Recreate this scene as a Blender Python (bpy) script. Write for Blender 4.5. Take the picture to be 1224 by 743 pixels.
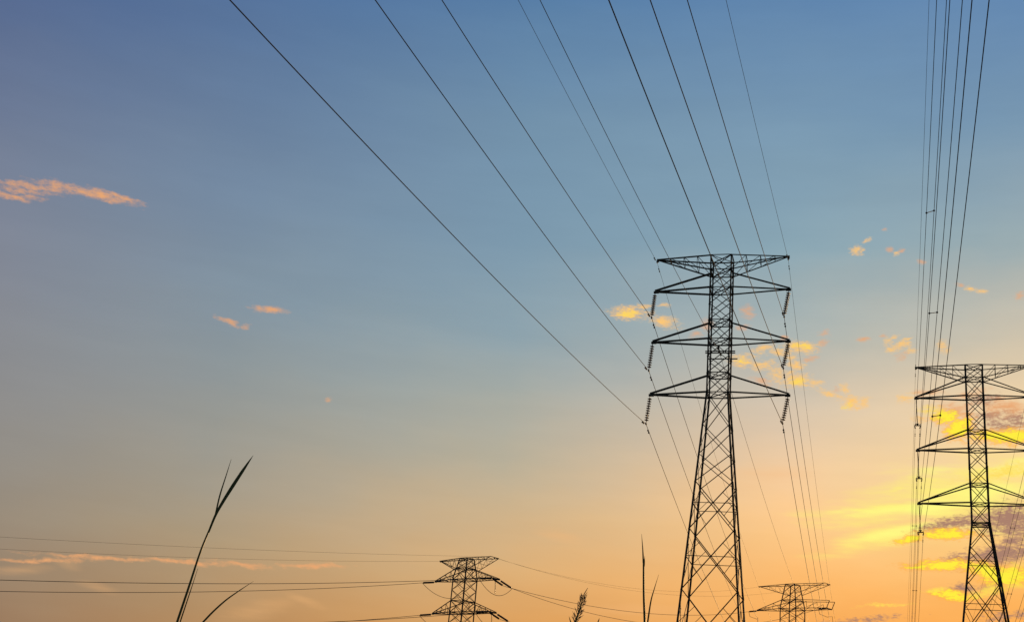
import bpy, bmesh, math, random
from mathutils import Vector, Matrix

random.seed(7)
scene = bpy.context.scene
for o in list(bpy.data.objects):
    bpy.data.objects.remove(o)
COL = scene.collection
R = math.radians

# ------------------------------------------------------------------ camera
CAM_Z = 1.6
PITCH, ROLL = 0.36114, 0.09124
cam_data = bpy.data.cameras.new('camera')
cam_data.sensor_width = 36.0
cam_data.lens = 1512.59 / 1224.0 * 36.0
cam_data.clip_start = 0.05
cam_data.clip_end = 20000.0
camera = bpy.data.objects.new('camera', cam_data)
COL.objects.link(camera)
camera.matrix_world = (Matrix.Translation((0, 0, CAM_Z))
                       @ Matrix.Rotation(math.pi / 2 + PITCH, 4, 'X')
                       @ Matrix.Rotation(ROLL, 4, 'Z'))
scene.camera = camera

# ------------------------------------------------------------------ exposure
scene.view_settings.view_transform = 'Standard'
scene.view_settings.look = 'None'
scene.view_settings.exposure = 0.0
scene.view_settings.gamma = 1.0
scene.view_settings.use_curve_mapping = False

# ------------------------------------------------------------------ sun (low, behind the cloud bank on the right)
SUN_AZ, SUN_EL = R(24.0), R(7.0)
sun_data = bpy.data.lights.new('sun', 'SUN')
sun_data.energy = 2.0
sun_data.angle = R(2.0)
sun_data.color = (1.0, 0.62, 0.28)
sun = bpy.data.objects.new('sun', sun_data)
COL.objects.link(sun)
sun_dir = Vector((math.sin(SUN_AZ) * math.cos(SUN_EL), math.cos(SUN_AZ) * math.cos(SUN_EL), math.sin(SUN_EL)))
sun.rotation_euler = sun_dir.to_track_quat('Z', 'Y').to_euler()
sun.location = sun_dir * 400

# ------------------------------------------------------------------ sky (world)
# Sunset half of the sky: colour by azimuth and elevation; the far half, behind
# the camera, is the Nishita dusk sky.  Clouds are patches in sky directions:
# azimuth, elevation, half width, half height, turn, cover, kind
CLOUDS = [
    (-0.4134, 0.384, 0.02139, 0.00264, 0.091, 0.7, 'o'), (-0.3995, 0.3944, 0.03724, 0.00298, 0.109, 0.6, 'o'), (-0.4048, 0.39, 0.02859, 0.00264, 0.091, 0.4, 'o'), (-0.3748, 0.399, 0.0287, 0.00331, 0.004, 0.65, 'o'),
    (-0.3501, 0.3999, 0.03015, 0.00397, -0.031, 0.95, 'o'), (-0.3325, 0.4015, 0.01867, 0.00264, -0.083, 0.9, 'o'), (-0.2002, 0.3383, 0.01472, 0.00364, 0.074, 0.9, 'o'), (-0.231, 0.3243, 0.01186, 0.00278, -0.171, 0.7, 'o'),
    (-0.2171, 0.3219, 0.00418, 0.00264, 0.091, 0.4, 'o'), (-0.1418, 0.2754, 0.00412, 0.00231, 0.091, 0.3, 'o'), (0.0986, 0.3666, 0.0177, 0.00529, 0.004, 1, 'p'), (0.0986, 0.3663, 0.00991, 0.00264, 0.021, 0.8, 'y'),
    (0.1283, 0.3611, 0.01343, 0.00463, -0.118, 0.95, 'p'), (0.1277, 0.3736, 0.00568, 0.00198, 0.091, 0.6, 'p'), (0.1972, 0.3711, 0.00709, 0.00529, -0.432, 0.35, 'o'), (0.1638, 0.3598, 0.00706, 0.00595, 0.44, 0.5, 'o'),
    (0.1551, 0.3517, 0.00563, 0.00264, 0.091, 0.35, 'o'), (0.1926, 0.3587, 0.00635, 0.00264, 0.091, 0.3, 'o'), (0.21, 0.3428, 0.00913, 0.00364, 0.266, 0.8, 'p'), (0.2221, 0.3398, 0.01192, 0.00331, -0.083, 0.85, 'p'),
    (0.2401, 0.3439, 0.01334, 0.00529, -0.013, 1, 'p'), (0.2408, 0.3446, 0.00773, 0.00264, -0.013, 0.7, 'y'), (0.2581, 0.3473, 0.00633, 0.00397, 0.615, 0.35, 'o'), (0.2501, 0.337, 0.0063, 0.00198, 0.091, 0.5, 'o'),
    (0.1919, 0.332, 0.00979, 0.00496, 0.004, 1, 'p'), (0.1912, 0.3326, 0.0056, 0.00264, 0.091, 0.7, 'y'), (0.2095, 0.3292, 0.00978, 0.00397, -0.048, 0.95, 'p'), (0.2216, 0.323, 0.00697, 0.00859, 0.615, 0.55, 'p'),
    (0.2376, 0.3304, 0.00769, 0.00364, 0.039, 0.85, 'p'), (0.2383, 0.3182, 0.01183, 0.00595, 0.004, 1, 'p'), (0.2383, 0.3175, 0.00765, 0.00364, 0.091, 0.9, 'y'), (0.2521, 0.3171, 0.00765, 0.00331, 0.004, 0.7, 'p'),
    (0.2084, 0.3175, 0.00974, 0.00331, -0.171, 0.45, 'o'), (0.2626, 0.3083, 0.00833, 0.00264, -0.397, 0.7, 'p'), (0.2801, 0.3027, 0.0097, 0.00496, -0.171, 0.85, 'p'), (0.2762, 0.3001, 0.00415, 0.00264, 0.091, 0.6, 'y'),
    (0.275, 0.3122, 0.00347, 0.00331, 0.091, 0.5, 'p'), (0.2897, 0.3028, 0.00485, 0.00463, 0.091, 0.6, 'p'), (0.3216, 0.3053, 0.00762, 0.00331, 0.179, 0.6, 'p'), (0.284, 0.4187, 0.00543, 0.00331, 0.179, 0.9, 'p'),
    (0.2935, 0.4261, 0.00436, 0.00165, 0.231, 0.7, 'p'), (0.3114, 0.418, 0.00434, 0.00264, 0.091, 0.6, 'o'), (0.3179, 0.4146, 0.00289, 0.00198, 0.091, 0.55, 'p'), (0.3097, 0.4326, 0.00291, 0.00198, 0.091, 0.35, 'o'),
    (0.3361, 0.4076, 0.0036, 0.00231, 0.091, 0.25, 'o'), (0.3725, 0.3861, 0.005, 0.00231, 0.091, 0.85, 'p'), (0.3818, 0.3838, 0.00499, 0.00231, 0.004, 0.8, 'p'), (0.41, 0.3786, 0.00498, 0.00331, 0.353, 0.4, 'o'),
    (0.3125, 0.3515, 0.00422, 0.00198, 0.44, 0.7, 'p'), (0.3085, 0.3483, 0.00422, 0.00331, 0.091, 0.6, 'p'), (0.3207, 0.3456, 0.00703, 0.00331, 0.266, 0.95, 'p'), (0.3247, 0.35, 0.00422, 0.00198, 0.091, 0.7, 'p'),
    (0.3123, 0.3426, 0.00562, 0.00264, 0.091, 0.85, 'p'), (0.3505, 0.3438, 0.00421, 0.00529, 0.091, 0.5, 'p'), (0.2904, 0.3498, 0.00563, 0.00264, 0.266, 0.3, 'o'), (0.3186, 0.3375, 0.00561, 0.00264, 0.266, 0.4, 'o'),
    (0.2991, 0.2219, 0.05761, 0.0119, 0.144, 0.95, 'g'), (0.3602, 0.2298, 0.07808, 0.02512, 0.091, 0.8, 'g'), (0.3142, 0.2057, 0.0574, 0.00926, 0.248, 0.85, 'g'), (0.2679, 0.2191, 0.02709, 0.00661, 0.091, 0.5, 'g'),
    (0.3131, 0.2378, 0.00952, 0.00331, 0.301, 0.5, 'g'), (0.3877, 0.2482, 0.06138, 0.01851, 0.091, 0.8, 'g'), (0.3365, 0.2424, 0.01498, 0.00397, 0.091, 0.4, 'g'), (0.2864, 0.1962, 0.04044, 0.00595, 0.266, 0.35, 'g'),
    (0.22, 0.2465, 0.0409, 0.01058, 0.161, 0.9, 'w'), (0.2991, 0.2207, 0.03727, 0.00463, 0.126, 0.95, 'G'), (0.3359, 0.2246, 0.03391, 0.00859, 0.161, 0.9, 'G'), (0.2742, 0.22, 0.02032, 0.00331, 0.091, 0.6, 'G'),
    (0.3142, 0.2069, 0.03715, 0.00397, 0.248, 0.75, 'G'), (0.3842, 0.236, 0.0408, 0.01058, 0.091, 0.8, 'G'), (0.3429, 0.253, 0.02049, 0.00397, 0.196, 0.5, 'G'), (0.394, 0.256, 0.02324, 0.00463, 0.161, 0.7, 'G'),
    (0.226, 0.3502, 0.00422, 0.00198, 0.091, 0.4, 'o'), (0.2342, 0.3361, 0.0063, 0.00198, -0.083, 0.6, 'p'), (0.2455, 0.3343, 0.0049, 0.00198, 0.091, 0.45, 'o'), (0.2303, 0.3232, 0.00558, 0.00264, 0.44, 0.55, 'p'),
    (0.2469, 0.3138, 0.00556, 0.00198, -0.048, 0.5, 'p'), (0.2006, 0.3374, 0.00631, 0.00198, -0.118, 0.5, 'p'), (0.2162, 0.3332, 0.0042, 0.00198, 0.091, 0.5, 'p'), (0.2704, 0.3064, 0.00416, 0.00198, -0.258, 0.5, 'p'),
    (0.2851, 0.2983, 0.00415, 0.00198, 0.091, 0.5, 'p'), (0.2685, 0.3115, 0.00347, 0.00198, 0.091, 0.35, 'o'), (0.327, 0.3411, 0.00561, 0.00198, 0.091, 0.5, 'p'), (0.3047, 0.3535, 0.00352, 0.00165, 0.091, 0.4, 'o'),
    (0.3213, 0.4164, 0.00361, 0.00198, 0.091, 0.5, 'o'), (0.2893, 0.4173, 0.00434, 0.00198, 0.091, 0.5, 'p'), (0.2588, 0.3556, 0.00494, 0.00198, 0.091, 0.3, 'o'), (0.1109, 0.3722, 0.0071, 0.00198, 0.091, 0.4, 'p'),
    (0.3656, 0.3895, 0.00357, 0.00165, 0.091, 0.3, 'o'), (0.3399, 0.3089, 0.01249, 0.00264, -0.013, 0.4, 'o'), (0.3696, 0.3085, 0.01527, 0.00331, 0.196, 0.45, 'o'), (0.384, 0.2928, 0.01795, 0.00397, 0.161, 0.7, 'm'),
    (0.4001, 0.2907, 0.0138, 0.00397, 0.091, 0.7, 'm'), (0.3742, 0.2776, 0.00962, 0.00331, 0.266, 0.7, 'y'), (0.3318, 0.2902, 0.0069, 0.00198, -0.083, 0.5, 'p'), (0.3826, 0.2047, 0.02431, 0.00529, 0.196, 0.6, 'r'),
    (0.3952, 0.2018, 0.0135, 0.00529, 0.231, 0.9, 'm'), (0.3765, 0.1986, 0.01753, 0.00331, 0.161, 0.7, 'r'), (0.3957, 0.2096, 0.01487, 0.00793, 0.091, 0.9, 'm'), (0.358, 0.2963, 0.01797, 0.00793, -0.171, 0.6, 'o'),
    (0.3431, 0.2952, 0.01382, 0.00463, -0.223, 0.9, 'y'), (0.351, 0.2914, 0.00897, 0.00529, 0.004, 0.95, 'Y'), (0.3599, 0.2839, 0.01033, 0.00661, 0.44, 1, 'Y'), (0.3803, 0.3033, 0.01385, 0.00529, 0.091, 0.5, 'm'),
    (0.3963, 0.2981, 0.02351, 0.00727, 0.039, 0.75, 'o'), (0.3955, 0.284, 0.02342, 0.00727, -0.013, 0.6, 'm'), (0.3945, 0.2767, 0.02474, 0.00529, 0.021, 1, 'Y'), (0.3884, 0.25, 0.0307, 0.00595, 0.196, 0.5, 'y'),
    (0.3511, 0.212, 0.02705, 0.00595, 0.161, 0.85, 'm'), (0.3655, 0.2153, 0.02707, 0.00661, 0.231, 0.6, 'm'), (0.392, 0.2168, 0.02708, 0.01256, 0.231, 1, 'm'), (0.3485, 0.2053, 0.01958, 0.00364, 0.004, 1, 'Y'),
    (0.3207, 0.2003, 0.01079, 0.00231, 0.126, 0.85, 'Y'), (0.3861, 0.1916, 0.03098, 0.00992, 0.231, 1, 'm'), (0.3644, 0.1887, 0.01615, 0.00397, 0.004, 0.7, 'm'), (0.3538, 0.1872, 0.01211, 0.00331, 0.091, 0.85, 'm'),
    (0.3448, 0.1831, 0.02555, 0.00331, 0.074, 1, 'Y'), (0.3262, 0.1816, 0.00941, 0.00165, 0.144, 0.8, 'Y'), (0.3745, 0.18, 0.01478, 0.00529, -0.153, 1, 'Y'), (0.3881, 0.1756, 0.01746, 0.00727, 0.091, 1, 'Y'),
    (0.396, 0.1834, 0.00672, 0.00397, 0.091, 0.9, 'y'), (0.3946, 0.1692, 0.01073, 0.00397, 0.004, 0.9, 'y'), (0.3577, 0.1664, 0.01207, 0.00397, 0.021, 0.85, 'm'), (0.378, 0.1688, 0.01744, 0.00397, 0.231, 0.7, 'm'),
    (0.3388, 0.1651, 0.01072, 0.00231, 0.126, 1, 'y'), (0.3516, 0.1614, 0.01675, 0.00331, -0.066, 1, 'Y'), (0.3761, 0.1652, 0.0181, 0.0043, 0.301, 1, 'y'), (0.3885, 0.1485, 0.02005, 0.00397, 0.091, 0.4, 'm'),
    (0.3028, 0.1528, 0.01873, 0.00165, 0.091, 0.5, 'y'), (0.2888, 0.1413, 0.03339, 0.00264, 0.126, 0.25, 'm'), (-0.3334, 0.128, 0.03666, 0.00172, 0.126, 0.7, 'o'), (-0.2871, 0.1355, 0.05671, 0.00172, 0.074, 0.85, 'o'),
    (-0.2357, 0.1399, 0.03672, 0.00172, 0.056, 0.9, 'o'), (-0.1903, 0.1433, 0.02271, 0.00212, 0.004, 0.95, 'o'), (-0.1372, 0.148, 0.02941, 0.00198, 0.109, 0.95, 'o'), (-0.3141, 0.1264, 0.01466, 0.00463, -0.258, 0.9, 'w'),
    (-0.3434, 0.12, 0.02664, 0.00397, 0.179, 0.9, 'w'), (-0.2889, 0.1139, 0.0173, 0.00397, -0.171, 0.9, 'w'), (-0.1714, 0.1118, 0.02661, 0.00793, 0.266, 0.9, 'w'), (-0.1413, 0.1231, 0.01998, 0.00331, -0.258, 0.9, 'w'),
    (0.0559, 0.1888, 0.02288, 0.00595, -0.188, 0.9, 'w'), (-0.0057, 0.1586, 0.02276, 0.00463, 0.091, 0.9, 'w'), (0.1038, 0.1359, 0.06005, 0.00463, 0.091, 0.9, 'w'),
]

SKY_AZ = [-27, -13, 0, 13, 27]
SKY_EL = [4.0, 6.5, 9.0, 11.5, 14.0, 17.0, 20.0, 24.0, 29.0, 35.0]
SKY_RGB = [
 [(129, 111, 98), (134, 122, 111), (137, 130, 123), (137, 134, 132), (136, 135, 139), (134, 135, 144), (129, 132, 147), (115, 124, 147), (91, 109, 145), (63, 93, 144)],
 [(176, 129, 83), (177, 143, 104), (174, 154, 124), (164, 155, 138), (152, 153, 147), (141, 151, 155), (130, 147, 161), (118, 139, 162), (101, 126, 158), (77, 111, 157)],
 [(216, 142, 68), (220, 161, 95), (219, 175, 120), (206, 179, 140), (185, 176, 154), (164, 171, 166), (142, 163, 173), (126, 155, 175), (115, 146, 171), (88, 127, 168)],
 [(236, 142, 49), (245, 164, 78), (254, 185, 106), (255, 201, 134), (247, 206, 159), (215, 197, 174), (175, 182, 177), (139, 167, 180), (123, 154, 178), (97, 134, 174)],
 [(245, 136, 30), (253, 158, 60), (255, 182, 91), (255, 207, 121), (255, 221, 145), (255, 220, 165), (217, 200, 172), (160, 175, 177), (120, 151, 177), (93, 132, 178)],
]


def lin(c):
    def f(v):
        v = v / 255.0
        return v / 12.92 if v <= 0.04045 else ((v + 0.055) / 1.055) ** 2.4
    return tuple(f(v) for v in c) + (1.0,)


world = bpy.data.worlds.new('World')
scene.world = world
world.use_nodes = True
wt = world.node_tree
wt.nodes.clear()
WN, WL = wt.nodes.new, wt.links.new


def sock(v, s):
    if isinstance(v, (int, float)):
        s.default_value = v
    elif isinstance(v, tuple):
        s.default_value = v
    else:
        WL(v, s)


def wmath(op, a, b=0.0, c=None):
    n = WN('ShaderNodeMath')
    n.operation = op
    sock(a, n.inputs[0])
    sock(b, n.inputs[1])
    if c is not None:
        sock(c, n.inputs[2])
    return n.outputs[0]


def wrange(v, a, b, c, d, smooth=False):
    n = WN('ShaderNodeMapRange')
    n.interpolation_type = 'SMOOTHSTEP' if smooth else 'LINEAR'
    sock(v, n.inputs[0])
    for i, x in enumerate((a, b, c, d)):
        sock(x, n.inputs[i + 1])
    return n.outputs[0]


def wmix(f, a, b, mode='MIX'):
    n = WN('ShaderNodeMix')
    n.data_type = 'RGBA'
    n.blend_type = mode
    sock(f, n.inputs[0])
    sock(a, n.inputs[6])
    sock(b, n.inputs[7])
    return n.outputs[2]


coord = WN('ShaderNodeTexCoord')
sep = WN('ShaderNodeSeparateXYZ')
WL(coord.outputs['Generated'], sep.inputs[0])
az = wmath('ARCTAN2', sep.outputs[0], sep.outputs[1])
el = wmath('ARCSINE', sep.outputs[2])


def wnoise(vec, scale, detail, rough=0.55):
    n = WN('ShaderNodeTexNoise')
    n.noise_dimensions = '2D'
    n.inputs['Scale'].default_value = scale
    n.inputs['Detail'].default_value = detail
    n.inputs['Roughness'].default_value = rough
    WL(vec, n.inputs['Vector'])
    return n


flat = WN('ShaderNodeCombineXYZ')
WL(az, flat.inputs[0])
WL(el, flat.inputs[1])
flat.inputs[2].default_value = 1.0
squash = WN('ShaderNodeMapping')
squash.inputs['Rotation'].default_value = (0, 0, -0.09)
squash.inputs['Scale'].default_value = (1.0, 2.4, 1.0)
WL(flat.outputs[0], squash.inputs[0])

# gradient
el_warp = wmath('MULTIPLY_ADD', wmath('SUBTRACT', wnoise(squash.outputs[0], 7.0, 4.0).outputs[0], 0.5), 0.035, el)
az_warp = wmath('MULTIPLY_ADD', wmath('SUBTRACT', wnoise(squash.outputs[0], 3.3, 2.0).outputs[0], 0.5), 0.05, az)
el01 = wmath('DIVIDE', el_warp, R(90.0))
cols = []
for row in SKY_RGB:
    rampn = WN('ShaderNodeValToRGB')
    rampn.color_ramp.interpolation = 'LINEAR'
    els = rampn.color_ramp.elements
    els[0].position = SKY_EL[0] / 90.0
    els[0].color = lin(row[0])
    els[1].position = 70.0 / 90.0
    els[1].color = lin((48, 78, 128))
    for e, c in list(zip(SKY_EL, row))[1:]:
        x = els.new(e / 90.0)
        x.color = lin(c)
    WL(el01, rampn.inputs[0])
    cols.append(rampn.outputs[0])
sky = cols[0]
for i in range(4):
    f = wrange(az_warp, R(SKY_AZ[i]), R(SKY_AZ[i + 1]), 0.0, 1.0)
    sky = wmix(f, sky, cols[i + 1])
# thin high veil, barely there
veil_map = WN('ShaderNodeMapping')
veil_map.inputs['Rotation'].default_value = (0, 0, -0.12)
veil_map.inputs['Scale'].default_value = (1.0, 7.0, 1.0)
WL(flat.outputs[0], veil_map.inputs[0])
veil = wrange(wnoise(veil_map.outputs[0], 5.0, 6.0, 0.6).outputs[0], 0.35, 0.75, 0.982, 1.026)
veil_c = WN('ShaderNodeCombineXYZ')
for i in range(3):
    WL(veil, veil_c.inputs[i])
sky = wmix(1.0, sky, veil_c.outputs[0], 'MULTIPLY')

# clouds
warp_n = wnoise(squash.outputs[0], 55.0, 3.0)
wv = WN('ShaderNodeVectorMath')
wv.operation = 'SUBTRACT'
WL(warp_n.outputs['Color'], wv.inputs[0])
wv.inputs[1].default_value = (0.5, 0.5, 0.5)
ws = WN('ShaderNodeVectorMath')
ws.operation = 'MULTIPLY_ADD'
WL(wv.outputs[0], ws.inputs[0])
ws.inputs[1].default_value = (0.008, 0.006, 0.0)
WL(flat.outputs[0], ws.inputs[2])
cvec = ws.outputs[0]
fuzz = wmath('MULTIPLY', wmath('SUBTRACT', wnoise(squash.outputs[0], 120.0, 5.0, 0.62).outputs[0], 0.5), 1.3)
fuzz_wisp = fuzz
fine = wmath('MULTIPLY', wmath('SUBTRACT', wnoise(squash.outputs[0], 330.0, 3.0, 0.6).outputs[0], 0.5), 1.1)
fuzz_wisp = wmath('MULTIPLY_ADD', fine, 0.3, fuzz_wisp)
fuzz = wmath('ADD', fuzz, fine)
fuzz_soft = wmath('MULTIPLY', wmath('SUBTRACT', wnoise(veil_map.outputs[0], 14.0, 5.0, 0.6).outputs[0], 0.5), 1.6)
KINDS = {
    'w': (lin((246, 186, 124)), 1.3, -0.3),
    'g': (lin((255, 238, 122)), 1.3, 0.0),
    'G': (lin((255, 252, 134)), 1.25, -0.1),
    'm': (lin((172, 130, 110)), 1.2, 0.3),
    'r': (lin((255, 174, 76)), 1.55, 0.6),
    'o': (lin((234, 168, 114)), 1.3, 0.0),
    'p': (lin((255, 200, 116)), 1.35, 0.0),
    'y': (lin((255, 220, 90)), 1.25, 0.0),
    'Y': (lin((255, 238, 66)), 1.15, 0.45),
}
for kind in 'wgGmropyY':
    colour, outer, inner = KINDS[kind]
    source = 'Y' if kind == 'r' else kind          # 'r' is the warm rim round the brightest banks
    total = None
    for (ca, ce, ha, hb, turn, cover, k) in CLOUDS:
        if k != source:
            continue
        # squared distance from the patch centre in half widths; thinner cover = farther from the core
        off = max(0.0, 1.2 - 1.05 * cover) * 0.55
        grow = 1.3 / math.sqrt(1.3 * 1.3 - off)
        acc = off
        for dx, dy, half in ((math.cos(turn), math.sin(turn), ha * grow), (-math.sin(turn), math.cos(turn), hb * grow)):
            dot = WN('ShaderNodeVectorMath')
            dot.operation = 'DOT_PRODUCT'
            WL(cvec if kind not in 'wgG' else flat.outputs[0], dot.inputs[0])
            dot.inputs[1].default_value = (dx / half, dy / half, -(ca * dx + ce * dy) / half)
            acc = wmath('MULTIPLY_ADD', dot.outputs['Value'], dot.outputs['Value'], acc)
        total = acc if total is None else wmath('MINIMUM', total, acc)
    d = wmath('ADD', wmath('SQRT', total), fuzz_soft if kind in 'wgG' else fuzz_wisp if kind == 'o' else fuzz)
    sky = wmix(wrange(d, outer, inner, 0.0, 0.32 if kind == 'w' else 1.0, smooth=True), sky, colour)

# dusk half of the sky behind the viewer
nishita = WN('ShaderNodeTexSky')
nishita.sky_type = 'NISHITA'
nishita.sun_disc = False
nishita.sun_elevation = SUN_EL
nishita.sun_rotation = SUN_AZ
nishita.dust_density = 2.0
dusk = wmix(1.0, nishita.outputs[0], (0.05, 0.05, 0.05, 1.0), 'MULTIPLY')
away = wrange(wmath('ABSOLUTE', wmath('SUBTRACT', az, 0.03)), 0.75, 1.7, 0.0, 1.0, smooth=True)
sky = wmix(away, sky, dusk)
bg = WN('ShaderNodeBackground')
bg.inputs['Strength'].default_value = 1.0
WL(sky, bg.inputs['Color'])
wout = WN('ShaderNodeOutputWorld')
WL(bg.outputs[0], wout.inputs['Surface'])
world.cycles.sampling_method = 'MANUAL'
world.cycles.sample_map_resolution = 256

# ------------------------------------------------------------------ helpers
def material(name, base, rough=0.6, metal=0.0, noise_scale=None, base2=None, bump=0.0):
    m = bpy.data.materials.new(name)
    m.use_nodes = True
    nt = m.node_tree
    b = nt.nodes['Principled BSDF']
    b.inputs['Base Color'].default_value = tuple(base) + (1,)
    b.inputs['Roughness'].default_value = rough
    b.inputs['Metallic'].default_value = metal
    if noise_scale:
        tc = nt.nodes.new('ShaderNodeTexCoord')
        n = nt.nodes.new('ShaderNodeTexNoise')
        n.inputs['Scale'].default_value = noise_scale
        n.inputs['Detail'].default_value = 6
        nt.links.new(tc.outputs['Object'], n.inputs['Vector'])
        r = nt.nodes.new('ShaderNodeValToRGB')
        r.color_ramp.elements[0].position = 0.35
        r.color_ramp.elements[1].position = 0.7
        r.color_ramp.elements[0].color = tuple(base) + (1,)
        r.color_ramp.elements[1].color = tuple(base2 or base) + (1,)
        nt.links.new(n.outputs[0], r.inputs[0])
        nt.links.new(r.outputs[0], b.inputs['Base Color'])
        if bump:
            bp = nt.nodes.new('ShaderNodeBump')
            bp.inputs['Strength'].default_value = bump
            nt.links.new(n.outputs[0], bp.inputs['Height'])
            nt.links.new(bp.outputs[0], b.inputs['Normal'])
    return m


STEEL = material('weathered_steel', (0.055, 0.052, 0.055), 0.7, 0.0, 1.3, (0.085, 0.078, 0.075))
PLATE = material('plate_steel', (0.06, 0.055, 0.055), 0.6, 0.0, 2.0, (0.09, 0.08, 0.075))
GLAZE = material('brown_porcelain', (0.05, 0.025, 0.018), 0.3, 0.0, 3.0, (0.07, 0.035, 0.022))
RUBBER = material('brown_silicone', (0.10, 0.028, 0.014), 0.55, 0.0, 3.0, (0.14, 0.04, 0.02))
WIRE = material('aged_aluminium', (0.028, 0.028, 0.034), 0.6, 0.0, 4.0, (0.05, 0.05, 0.055))
CONCRETE = material('concrete', (0.28, 0.27, 0.25), 0.9, 0.0, 2.0, (0.2, 0.19, 0.17), 0.3)
GRASS = material('reed_green', (0.075, 0.11, 0.022), 0.45, 0.0, 8.0, (0.14, 0.14, 0.035))
PLUME = material('reed_plume', (0.2, 0.14, 0.11), 0.85, 0.0, 30.0, (0.36, 0.27, 0.23))
EARTH = material('field_grass', (0.03, 0.04, 0.014), 0.95, 0.0, 0.35, (0.07, 0.065, 0.03), 0.5)


def link_mesh(name, verts, faces, mat, parent=None, smooth=False):
    me = bpy.data.meshes.new(name)
    me.from_pydata(verts, [], faces)
    me.update()
    me.materials.append(mat)
    if smooth:
        for p in me.polygons:
            p.use_smooth = True
    o = bpy.data.objects.new(name, me)
    COL.objects.link(o)
    if parent is not None:
        o.parent = parent
    return o


class MB:
    def __init__(self):
        self.v, self.f = [], []

    def add(self, verts, faces):
        n = len(self.v)
        self.v += [tuple(x) for x in verts]
        self.f += [tuple(i + n for i in q) for q in faces]

    def frame(self, d, hint):
        d = d.normalized()
        a = hint - d * hint.dot(d)
        if a.length < 1e-4:
            a = Vector((1, 0, 0)) - d * d.x
            if a.length < 1e-3:
                a = Vector((0, 1, 0)) - d * d.y
        a.normalize()
        return a, d.cross(a)

    def angle(self, p, q, w, hint=Vector((0.3, 0.9, 0.2)), t=None):
        """rolled steel angle (L section) from p to q, leg width w"""
        p, q = Vector(p), Vector(q)
        a, b = self.frame(q - p, hint)
        t = t or w * 0.16
        prof = [(0, 0), (w, 0), (w, t), (t, t), (t, w), (0, w)]
        off = -w * 0.3
        ring = [a * (x + off) + b * (y + off) for x, y in prof]
        vs = [p + r for r in ring] + [q + r for r in ring]
        fs = [(i, (i + 1) % 6, (i + 1) % 6 + 6, i + 6) for i in range(6)]
        fs += [(0, 3, 2, 1), (0, 5, 4, 3), (6, 7, 8, 9), (6, 9, 10, 11)]
        self.add(vs, fs)

    def box(self, c, ax, ay, az_):
        c = Vector(c)
        vs = [c + ax * i + ay * j + az_ * k for i in (-1, 1) for j in (-1, 1) for k in (-1, 1)]
        self.add(vs, [(0, 1, 3, 2), (4, 6, 7, 5), (0, 4, 5, 1), (2, 3, 7, 6), (0, 2, 6, 4), (1, 5, 7, 3)])

    def tube(self, pts, rad, n=6, caps=True):
        pts = [Vector(p) for p in pts]
        rads = rad if isinstance(rad, (list, tuple)) else [rad] * len(pts)
        base = len(self.v)
        hint = Vector((0.13, 0.21, 0.97))
        for i, p in enumerate(pts):
            d = pts[min(i + 1, len(pts) - 1)] - pts[max(i - 1, 0)]
            a, b = self.frame(d, hint)
            for k in range(n):
                t = 2 * math.pi * k / n
                self.v.append(tuple(p + (a * math.cos(t) + b * math.sin(t)) * rads[i]))
        for i in range(len(pts) - 1):
            for k in range(n):
                j = (k + 1) % n
                self.f.append((base + i * n + k, base + i * n + j, base + (i + 1) * n + j, base + (i + 1) * n + k))
        if caps:
            self.f.append(tuple(base + k for k in reversed(range(n))))
            self.f.append(tuple(base + (len(pts) - 1) * n + k for k in range(n)))

    def lathe(self, p, q, prof, n=12):
        """profile [(distance along p->q, radius)]"""
        p, q = Vector(p), Vector(q)
        d = (q - p).normalized()
        a, b = self.frame(d, Vector((0.2, 0.9, 0.1)))
        base = len(self.v)
        for s, r in prof:
            for k in range(n):
                t = 2 * math.pi * k / n
                self.v.append(tuple(p + d * s + (a * math.cos(t) + b * math.sin(t)) * r))
        for i in range(len(prof) - 1):
            for k in range(n):
                j = (k + 1) % n
                self.f.append((base + i * n + k, base + i * n + j, base + (i + 1) * n + j, base + (i + 1) * n + k))
        self.f.append(tuple(base + k for k in reversed(range(n))))
        self.f.append(tuple(base + (len(prof) - 1) * n + k for k in range(n)))

    def build(self, name, mat, parent=None, smooth=False):
        return link_mesh(name, self.v, self.f, mat, parent, smooth)


def tag(o, label, cat, group=None):
    o['label'] = label
    o['category'] = cat
    if group:
        o['group'] = group
    return o


def empty(name, loc, rz=0.0):
    o = bpy.data.objects.new(name, None)
    o.empty_display_size = 1.0
    o.location = loc
    o.rotation_euler = (0, 0, rz)
    COL.objects.link(o)
    return o


# ------------------------------------------------------------------ ground: one sheet to the horizon
gv, gf = [], []
NS = 48
SZ = 6000.0
for i in range(NS + 1):
    for j in range(NS + 1):
        gv.append((-SZ + 2 * SZ * i / NS, -SZ + 2 * SZ * j / NS, 0.0))
for i in range(NS):
    for j in range(NS):
        a = i * (NS + 1) + j
        gf.append((a, a + NS + 1, a + NS + 2, a + 1))
ground = link_mesh('ground', gv, gf, EARTH)
ground['kind'] = 'structure'

# ------------------------------------------------------------------ towers
# local frame of a tower: x along the crossarms (right), y along the line (away), z up


def width_at(prof, h):
    for (h0, w0), (h1, w1) in zip(prof, prof[1:]):
        if h0 <= h <= h1:
            return w0 + (w1 - w0) * (h - h0) / (h1 - h0)
    return prof[-1][1] if h > prof[-1][0] else prof[0][1]


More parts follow.
